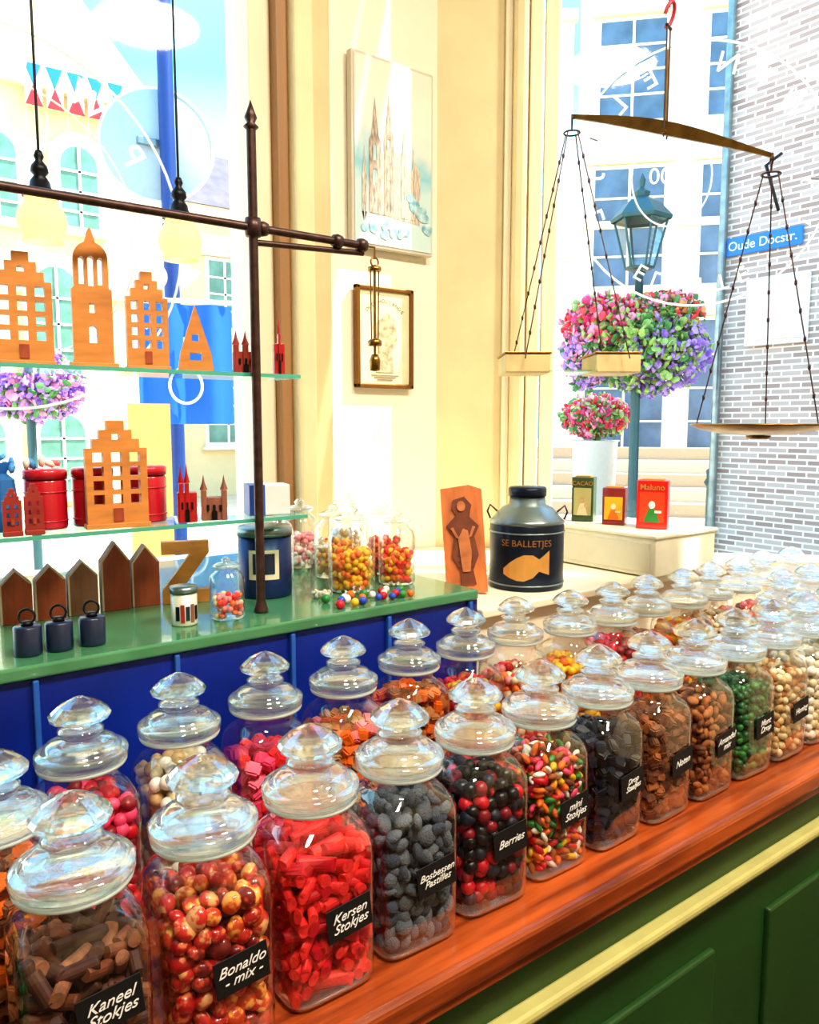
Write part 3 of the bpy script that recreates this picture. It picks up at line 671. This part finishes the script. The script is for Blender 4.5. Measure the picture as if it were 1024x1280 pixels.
def pan(End, kind, r, drop, nm):
    tube(nm+'_end_ring', ring_pts(.009,18), .002, iron, g, End+Vector((0,0,-.010)), True, (R(90),0,R(40)))
    tube(nm+'_hook', [End+Vector((0,0,-.018)), End+Vector((0,0,-.032))], .002, iron, g)
    tube(nm+'_spreader', ring_pts(.016,24), .0018, iron, g, End+Vector((0,0,-.036)), True)
    c = End+Vector((0,0,-drop))
    n_ = 3 if kind == 'brass' else 4
    for i in range(n_):
        a = 2*math.pi*i/n_+(R(180-37) if kind == 'brass' else R(45-37))
        p1 = End+Vector((.014*math.cos(a),.014*math.sin(a),-.036)); p2 = c+Vector((r*.98*math.cos(a),r*.98*math.sin(a),.006))
        tube('%s_cord_%d'%(nm,i), [p1, p2], .0012, iron, g)
        for k in range(1, 9):
            pp = p1.lerp(p2, k/9); lathe('%s_link_%d_%d'%(nm,i,k), [(0,-.006),(.0026,-.003),(.0026,.003),(0,.006)], iron, g, pp, 8)
    return c
c = pan(B, 'brass', .118, .485, 'pan_right')
lathe('brass_pan', [(0,-.014),(.06,-.012),(.10,-.004),(.118,.004),(.121,.006),(.118,.008),(.10,.0),(.06,-.008),(0,-.010)], brass, g, c, 48)
lathe('pan_foot', [(0,0),(.02,0),(.022,.006),(0,.006)], brass, g, c+Vector((0,0,-.020)), 24)
c = pan(A, 'tray', .150, .505, 'pan_left')
trm = M('tray_wood',(224,204,150),.5,var=.12,scale=20)
rt = R(-37)
rv = Vector((math.cos(rt),math.sin(rt),0))
for sg in (-1, 1):
    box('tray_block_%d'%(sg>0), c+rv*sg*.092, (.092,.13,.038), trm, g, .003, (0,0,rt))
    box('tray_rim_%d'%(sg>0), c+rv*sg*.092+Vector((0,0,.021)), (.096,.134,.004), brass, g, .001, (0,0,rt))
box('tray_glass_plate', c+Vector((0,0,-.015)), (.10,.13,.004), shelfg, g, 0, (0,0,rt))

amb = M('amber_glass',(252,232,170),.3,trans=.8); opal = M('bulb_opal',(255,226,150),.3,emit=9)
for X in (.373,.635):
    g = group('pendant_lamp', (X,1.60,CZ+.372))
    tube('cord', [(0,0,.10),(0,0,HC-CZ-.372)], .0025, ironblk, g)
    lathe('fitting', [(0,.125),(.006,.122),(.009,.112),(.006,.105),(.014,.095),(.016,.085),(.010,.078),(.017,.068),(.019,.058),(.030,.048),(.032,.040),(0,.040)], ironblk, g, seg=20)
    lathe('glass_shade', [(.028,.040),(.030,.030),(.041,.012),(.044,-.004),(.040,-.020),(.033,-.030),(.036,-.040)], amb, g, seg=28)
    lathe('bulb', [(0,.03),(.010,.025),(.018,.0),(.012,-.02),(0,-.025)], opal, g, seg=16)

# ------------------------------------------------------------------ outside
ez = -.12
prism('street_ground', [(-30,2.3),(1.2,2.3),(3.6,-.1),(3.6,-30),(50,-30),(50,50),(-30,50)], ez-.1, ez, M('pale_paving',(220,200,170),.8,var=.08,scale=3))
facm = M('cream_facade',(232,204,156),.8,var=.1,scale=1.5); facd = M('facade_moulding',(238,214,176),.8,var=.05); winG = M('facade_glass',(96,142,126),.15,var=.3,scale=3); slate = M('slate_roof',(96,92,104),.7,var=.2,scale=4); sash = M('sash_white',(236,230,214),.6)
def building(name, O, rz, width, height, wall, wins, roof=None, depth=3., gable=0., glass=None, arched=False):
    g = group(name, (O[0],O[1],ez), rz)
    if gable:
        plate('facade', [(0,0),(width,0),(width,height),(width*.55,height+gable),(0,height)], [], .3, wall, g, (0,.15,0))
    else: box('facade', (width/2,.15,height/2), (width,.3,height), wall, g)
    box('body', (width/2,depth/2+.3,height/2-.05), (width-.1,depth,height-.1), wall, g)
    box('cornice', (width/2,-.08,height-.1), (width+.1,.16,.2), facd, g)
    box('string_course', (width/2,-.05,height*.52), (width,.1,.14), facd, g)
    for i, (cx, cz, w, h) in enumerate(wins):
        if arched:
            plate('win_surround_%d'%i, arch(0,.08,w+.42,h+.36), [], .10, facd, g, (cx,-.02,cz))
            plate('win_frame_%d'%i, arch(0,0,w+.16,h+.16), [], .06, sash, g, (cx,-.06,cz))
            plate('win_glass_%d'%i, arch(0,0,w,h), [], .03, glass or winG, g, (cx,-.09,cz))
            d_ = -.05
        else:
            box('win_frame_%d'%i, (cx,-.02,cz), (w+.16,.06,h+.16), sash, g)
            box('win_glass_%d'%i, (cx,-.045,cz), (w,.03,h), glass or winG, g)
            box('win_hood_%d'%i, (cx,-.08,cz+h/2+.14), (w+.34,.14,.10), facd, g); d_ = 0
        box('win_mullion_%d'%i, (cx,-.07+d_,cz), (.05,.03,h), sash, g)
        for k in (-1,0,1): box('win_bar_%d_%d'%(i,k+1), (cx,-.07+d_,cz+k*h/4-(.1 if arched else 0)), (w,.03,.04), sash, g)
        box('win_sill_%d'%i, (cx,-.1,cz-h/2-.12), (w+.3,.16,.08), sash, g)
    if roof:
        bm = bmesh.new()
        r_ = [(-.1,-.2,height),(width+.2,-.2,height),(width+.2,depth+.3,height),(-.1,depth+.3,height),(.2,depth/2,height+roof),(width-.2,depth/2,height+roof)]
        v = [bm.verts.new(p) for p in r_]
        for f in ((0,1,5,4),(1,2,5),(2,3,4,5),(3,0,4)): bm.faces.new([v[i] for i in f])
        me = bpy.data.meshes.new('roof'); bm.to_mesh(me); bm.free(); link('roof', me, slate, g)
    return g
H0 = CZ-ez
wins = []
for X in (1.2,2.6,4.1,5.5): 
    wins.append((X+.0,H0+4.4,.65,1.45)); wins.append((X-.5,H0+1.95,.75,1.9)); wins.append((X-.5,H0-.55,.8,1.5))
ba = building('stone_town_house', (-1.4+.0,16,0), 0, 7.4, H0+6.2, facm, [(w[0]+0.3,)+w[1:] for w in wins], gable=3.8, arched=True)
for k in range(5):
    X = 4.75+k*.36+.3
    plate('shutter_white_%d'%k, rect(X,H0+6.0,.28,.7), [], .04, white, ba, (0,-.19,0))
    plate('shutter_red_%d'%k, [(X-.14,H0+5.65),(X+.14,H0+5.65),(X,H0+6.0)], [], .04, redp, ba, (0,-.22,0))
    plate('shutter_blue_%d'%k, [(X+.14,H0+6.35),(X-.14,H0+6.35),(X,H0+6.0)], [], .04, blue_sign, ba, (0,-.22,0))
building('terrace_house', (6.3,16.5,0), 0, 7.0, H0+4.6, M('ochre_facade',(232,206,158),.8,var=.06,scale=2), [(1.2,H0+2.8,.7,1.4),(3,H0+2.8,.7,1.4),(1.2,H0+.4,.9,1.6),(3,H0+.4,.9,1.6),(5,H0+2.8,.7,1.4)], roof=1.6)
building('pale_street_house', (9.4,13.6,0), R(-42), 4.0, 9.5, M('pale_facade',(226,228,232),.7,var=.04,scale=2), [(1,2.4,1.2,2.2),(3,2.4,1.2,2.2),(1,5.6,1,2),(3,5.6,1,2),(1,8.2,1,1.4)], glass=M('sky_glass',(150,190,208),.1))
building('corner_shop_house', (12.4,10.8,0), R(-48), 6.0, 10.5, M('shop_facade',(216,218,220),.7,var=.04,scale=2), [(1,2.3,1.5,2.6),(3,2.3,1.5,2.6),(5,2.3,1.5,2.6),(1,5.4,1.3,2.2),(3,5.4,1.3,2.2),(1,8.3,1.2,1.8),(3,8.3,1.2,1.8)], glass=M('dark_glass',(84,110,136),.15,var=.3,scale=2))
g = group('brick_building', (7.3,4.5,ez), R(-90))
bk = brickmat('street_brick', (158,134,126), (196,180,172), (230,222,212), .19, .055, .009)
box('wall', (6,.6,3.3), (12,1.2,6.6), bk, g)
box('downpipe', (.06,-.06,3.3), (.07,.07,6.4), tingrey, g, .02)
box('street_sign_plate', (.45,-.03,H0+1.70), (.76,.03,.17), blue_sign, g, .008)
text('street_sign_text', "Oude Docstr.", .12, white, g, (.45,-.047,H0+1.70), ext=.001)
box('notice_board', (.62,-.03,H0+1.05), (.6,.04,.62), M('notice_white',(232,226,222),.5), g, .01)
box('notice_inner', (.62,-.055,H0+1.05), (.5,.01,.52), M('notice_pink',(232,214,206),.5,var=.1), g)
tube('wall_bracket', [(.60,-.05,H0+2.45),(.60,-.3,H0+2.3),(.60,-.05,H0+1.95)], .015, ironblk, g)
g = group('street_lamp', (5.8,4.33,ez))
lampm = M('lamp_green',(58,96,100),.4,.3)
zb = H0+1.32
lathe('post', [(0,0),(.12,0),(.12,.3),(.07,.4),(.045,.9),(.04,2.2),(.035,zb-.05),(.06,zb-.03),(0,zb)], lampm, g, seg=16)
lathe('lantern_glass', [(.12,zb+.02),(.22,zb+.40)], thin_glass('lantern_glass',tint=(.9,.96,.97),base=.08), g, seg=6, smooth=False)
for k in range(6):
    a = 2*math.pi*k/6; tube('lantern_bar_%d'%k, [(.12*math.cos(a),.12*math.sin(a),zb+.02),(.22*math.cos(a),.22*math.sin(a),zb+.40)], .010, lampm, g)
lathe('lantern_cap', [(.25,zb+.40),(.26,zb+.43),(.15,zb+.55),(.06,zb+.60),(.07,zb+.64),(.02,zb+.68),(.03,zb+.74),(0,zb+.80)], lampm, g, seg=6, smooth=False)
lathe('lantern_base', [(0,zb),(.12,zb),(.13,zb+.02),(0,zb+.02)], lampm, g, seg=6, smooth=False)
fl = [C('petal_magenta',(232,60,120)),C('petal_violet',(150,104,208)),C('petal_red',(232,54,60)),C('petal_pink',(246,150,180)),C('petal_lilac',(190,150,230)),C('leaf_green',(80,140,66)),C('leaf_lime',(160,190,100))]
def flowers(name, parent, c, rad, n, size, mats, seed):
    rg = random.Random(seed); P = []
    for k in range(n):
        v = Vector((rg.gauss(0,1),rg.gauss(0,1),rg.gauss(0,1))).normalized()*rg.uniform(.65,1.15)
        P.append((c[0]+v.x*rad[0], c[1]+v.y*rad[1], c[2]+v.z*rad[2]))
    return pieces(name, 'leaf', P, (size,size,size*.35), mats, parent, seed, svar=.5, smooth=False)
HB = H0+.26
orp = C('petal_orange',(246,150,80))
flowers('foliage', g, (.0,0,HB+.42), (.44,.44,.36), 1700, .028, [fl[5],fl[6],fl[5],fl[6]], 3)
flowers('red_blooms', g, (-.22,.17,HB+.60), (.34,.34,.22), 1300, .026, [fl[0],fl[2],fl[3],fl[3],fl[6]], 4)
flowers('violet_blooms', g, (.12,-.09,HB+.36), (.42,.42,.34), 1900, .025, [fl[1],fl[4],fl[4],fl[6]], 5)
flowers('orange_blooms', g, (.18,-.14,HB+.68), (.30,.30,.18), 1000, .025, [fl[2],fl[3],orp,fl[5]], 6)
flowers('pink_trail', g, (-.34,.26,HB+.34), (.20,.20,.28), 800, .025, [fl[3],fl[4],fl[4],fl[5]], 7)
lathe('basket', [(0,.0),(.15,.03),(.25,.2),(.27,.35)], woodd, g, (0,0,HB+.08), 16)
g = group('street_planter', (7.0,5.75,ez))
lathe('pot', [(0,0),(.2,0),(.25,H0-.2),(.27,H0-.18),(0,H0-.18)], M('pot_white',(225,222,214),.6), g, seg=24)
flowers('blooms', g, (0,0,H0+.08), (.34,.34,.22), 1500, .028, [fl[2],fl[0],fl[3],fl[5],fl[6]], 8)
g = group('street_bollard', (8.0,4.9,ez)); lathe('bollard', [(0,0),(.1,0),(.09,.1),(.07,.2),(.07,.9),(.1,.95),(.07,1.0),(.08,1.08),(0,1.15)], lampm, g, seg=16)
g = group('street_steps', (9.6,7.6,ez), R(-52))
for k in range(6):
    box('step_%d'%k, (0,.35*k,.1+.1*k), (5.5,.36,.2+.2*k), M('step_stone_%d'%k,(220-(k%2)*40,198-(k%2)*40,168-(k%2)*36),.8), g, .01)
g = group('round_traffic_sign', (2.1,5.6,ez))
tube('pole', [(.04,-.03,0),(.04,-.03,H0+3.4)], .055, M('pole_blue',(26,64,130),.4,.2), g)
lathe('disc', [(0,-.01),(.37,-.01),(.385,0),(.37,.01),(0,.01)], M('sign_back',(170,190,200),.5,.1), g, (0,.06,H0+1.94), 48, rot=(R(90),0,R(-20)))
tube('disc_rim', ring_pts(.38,48), .014, white, g, (0,.06,H0+1.94), True, (R(90),0,R(-20)))
box('bracket', (0,.03,H0+1.94), (.3,.04,.05), tingrey, g, .004)
g = group('blue_banner', (1.95,4.9,ez), R(-18))
bn = M('banner_blue',(30,110,200),.6,var=.15,scale=3,trans=.35)
bm = bmesh.new(); 
cols_ = [[bm.verts.new((-.28+.58*i/16, .03*math.sin(i*.9), H0-.0+.75*j/4)) for j in range(5)] for i in range(17)]
for i in range(16):
    for j in range(4): bm.faces.new((cols_[i][j],cols_[i+1][j],cols_[i+1][j+1],cols_[i][j+1]))
me = bpy.data.meshes.new('cloth'); bm.to_mesh(me); bm.free(); link('cloth', me, bn, g, smooth=True)
tube('mark_ring', ring_pts(.11,40,.9), .009, white, g, (0,-.05,H0+.24), True, (R(90),0,0))
tube('mark_stem', [(0,-.05,H0+.34),(0,-.05,H0+.54)], .009, white, g)
tube('banner_pole', [(-.31,0,0),(-.31,0,H0+.82)], .02, white, g)
tube('banner_arm', [(-.31,0,H0+.77),(.3,0,H0+.77)], .015, white, g)
g = group('street_flower_post', (1.62,7.7,ez))
tube('post', [(0,0,0),(0,0,H0+.2)], .04, lampm, g)
flowers('blooms', g, (.05,0,H0+.34), (.38,.38,.28), 1800, .030, [fl[1],fl[4],fl[4],fl[3],fl[5]], 12)
g = group('wooden_sandwich_board', (1.36,3.9,ez), R(-15))
plate('board', [(-.1,0),(.1,0),(.1,H0+.1),(-.1,H0+.1)], [], .03, M('ochre_board',(226,170,100),.6,var=.1), g)
plate('board_back', [(-.1,0),(.1,0),(.08,H0+.05),(-.08,H0+.05)], [], .03, woodl, g, (0,.12,0))

# ------------------------------------------------------------------ lights
for X, Y in ((.2,-.5),(1.5,-.6)):
    g = group('fill_lamp', (X,Y,HC))  # unseen lamp with shade, added at the ceiling to brighten the interior
    lathe('shade', [(0,0),(.05,-.0),(.06,-.06),(.26,-.14),(.27,-.15)], white, g)
    ld = bpy.data.lights.new('fill_light', 'AREA'); ld.shape = 'DISK'; ld.size = .5; ld.energy = 50; ld.color = (1,.89,.73)
    lo = bpy.data.objects.new('fill_light', ld); COL.objects.link(lo); lo.parent = g; lo.location = (0,0,-.16)
sd = bpy.data.lights.new('sun', 'SUN'); sd.energy = 9; sd.angle = R(.6); sd.color = (1,.92,.78)
so = bpy.data.objects.new('sun', sd); COL.objects.link(so)
dv = Vector((-1.48,1,-2.15)).normalized()
so.rotation_euler = dv.to_track_quat('-Z','Y').to_euler(); so.location = (6,-2,8)
wd = bpy.data.worlds.new('sky'); scene.world = wd; wd.use_nodes = True; nt = wd.node_tree
bg = nt.nodes['Background']; tc = nt.nodes.new('ShaderNodeTexCoord'); sp_ = nt.nodes.new('ShaderNodeSeparateXYZ'); cr = nt.nodes.new('ShaderNodeValToRGB')
nt.links.new(tc.outputs['Generated'], sp_.inputs[0]); nt.links.new(sp_.outputs[2], cr.inputs[0]); nt.links.new(cr.outputs[0], bg.inputs[0])
e = cr.color_ramp.elements; e[0].position = 0; e[0].color = (1,.97,.92,1); e[1].position = .7; e[1].color = (.28,.54,.9,1)
n_ = e.new(.15); n_.color = (.75,.9,1,1); n_ = e.new(.38); n_.color = (.15,.54,.80,1)
bg.inputs[1].default_value = 2.2

# ------------------------------------------------------------------ camera
cd = bpy.data.cameras.new('camera'); cam = bpy.data.objects.new('camera', cd); COL.objects.link(cam)
cam.location = (0,0,CZ); cam.rotation_euler = (R(90-6.37),0,R(-37.4))
cd.sensor_fit = 'VERTICAL'; cd.sensor_height = 36; cd.lens = 27.7; cd.clip_start = .02; cd.clip_end = 300
scene.camera = cam
scene.view_settings.view_transform = 'Standard'
try: scene.view_settings.look = 'Medium High Contrast'
except Exception: pass
scene.view_settings.exposure = .5
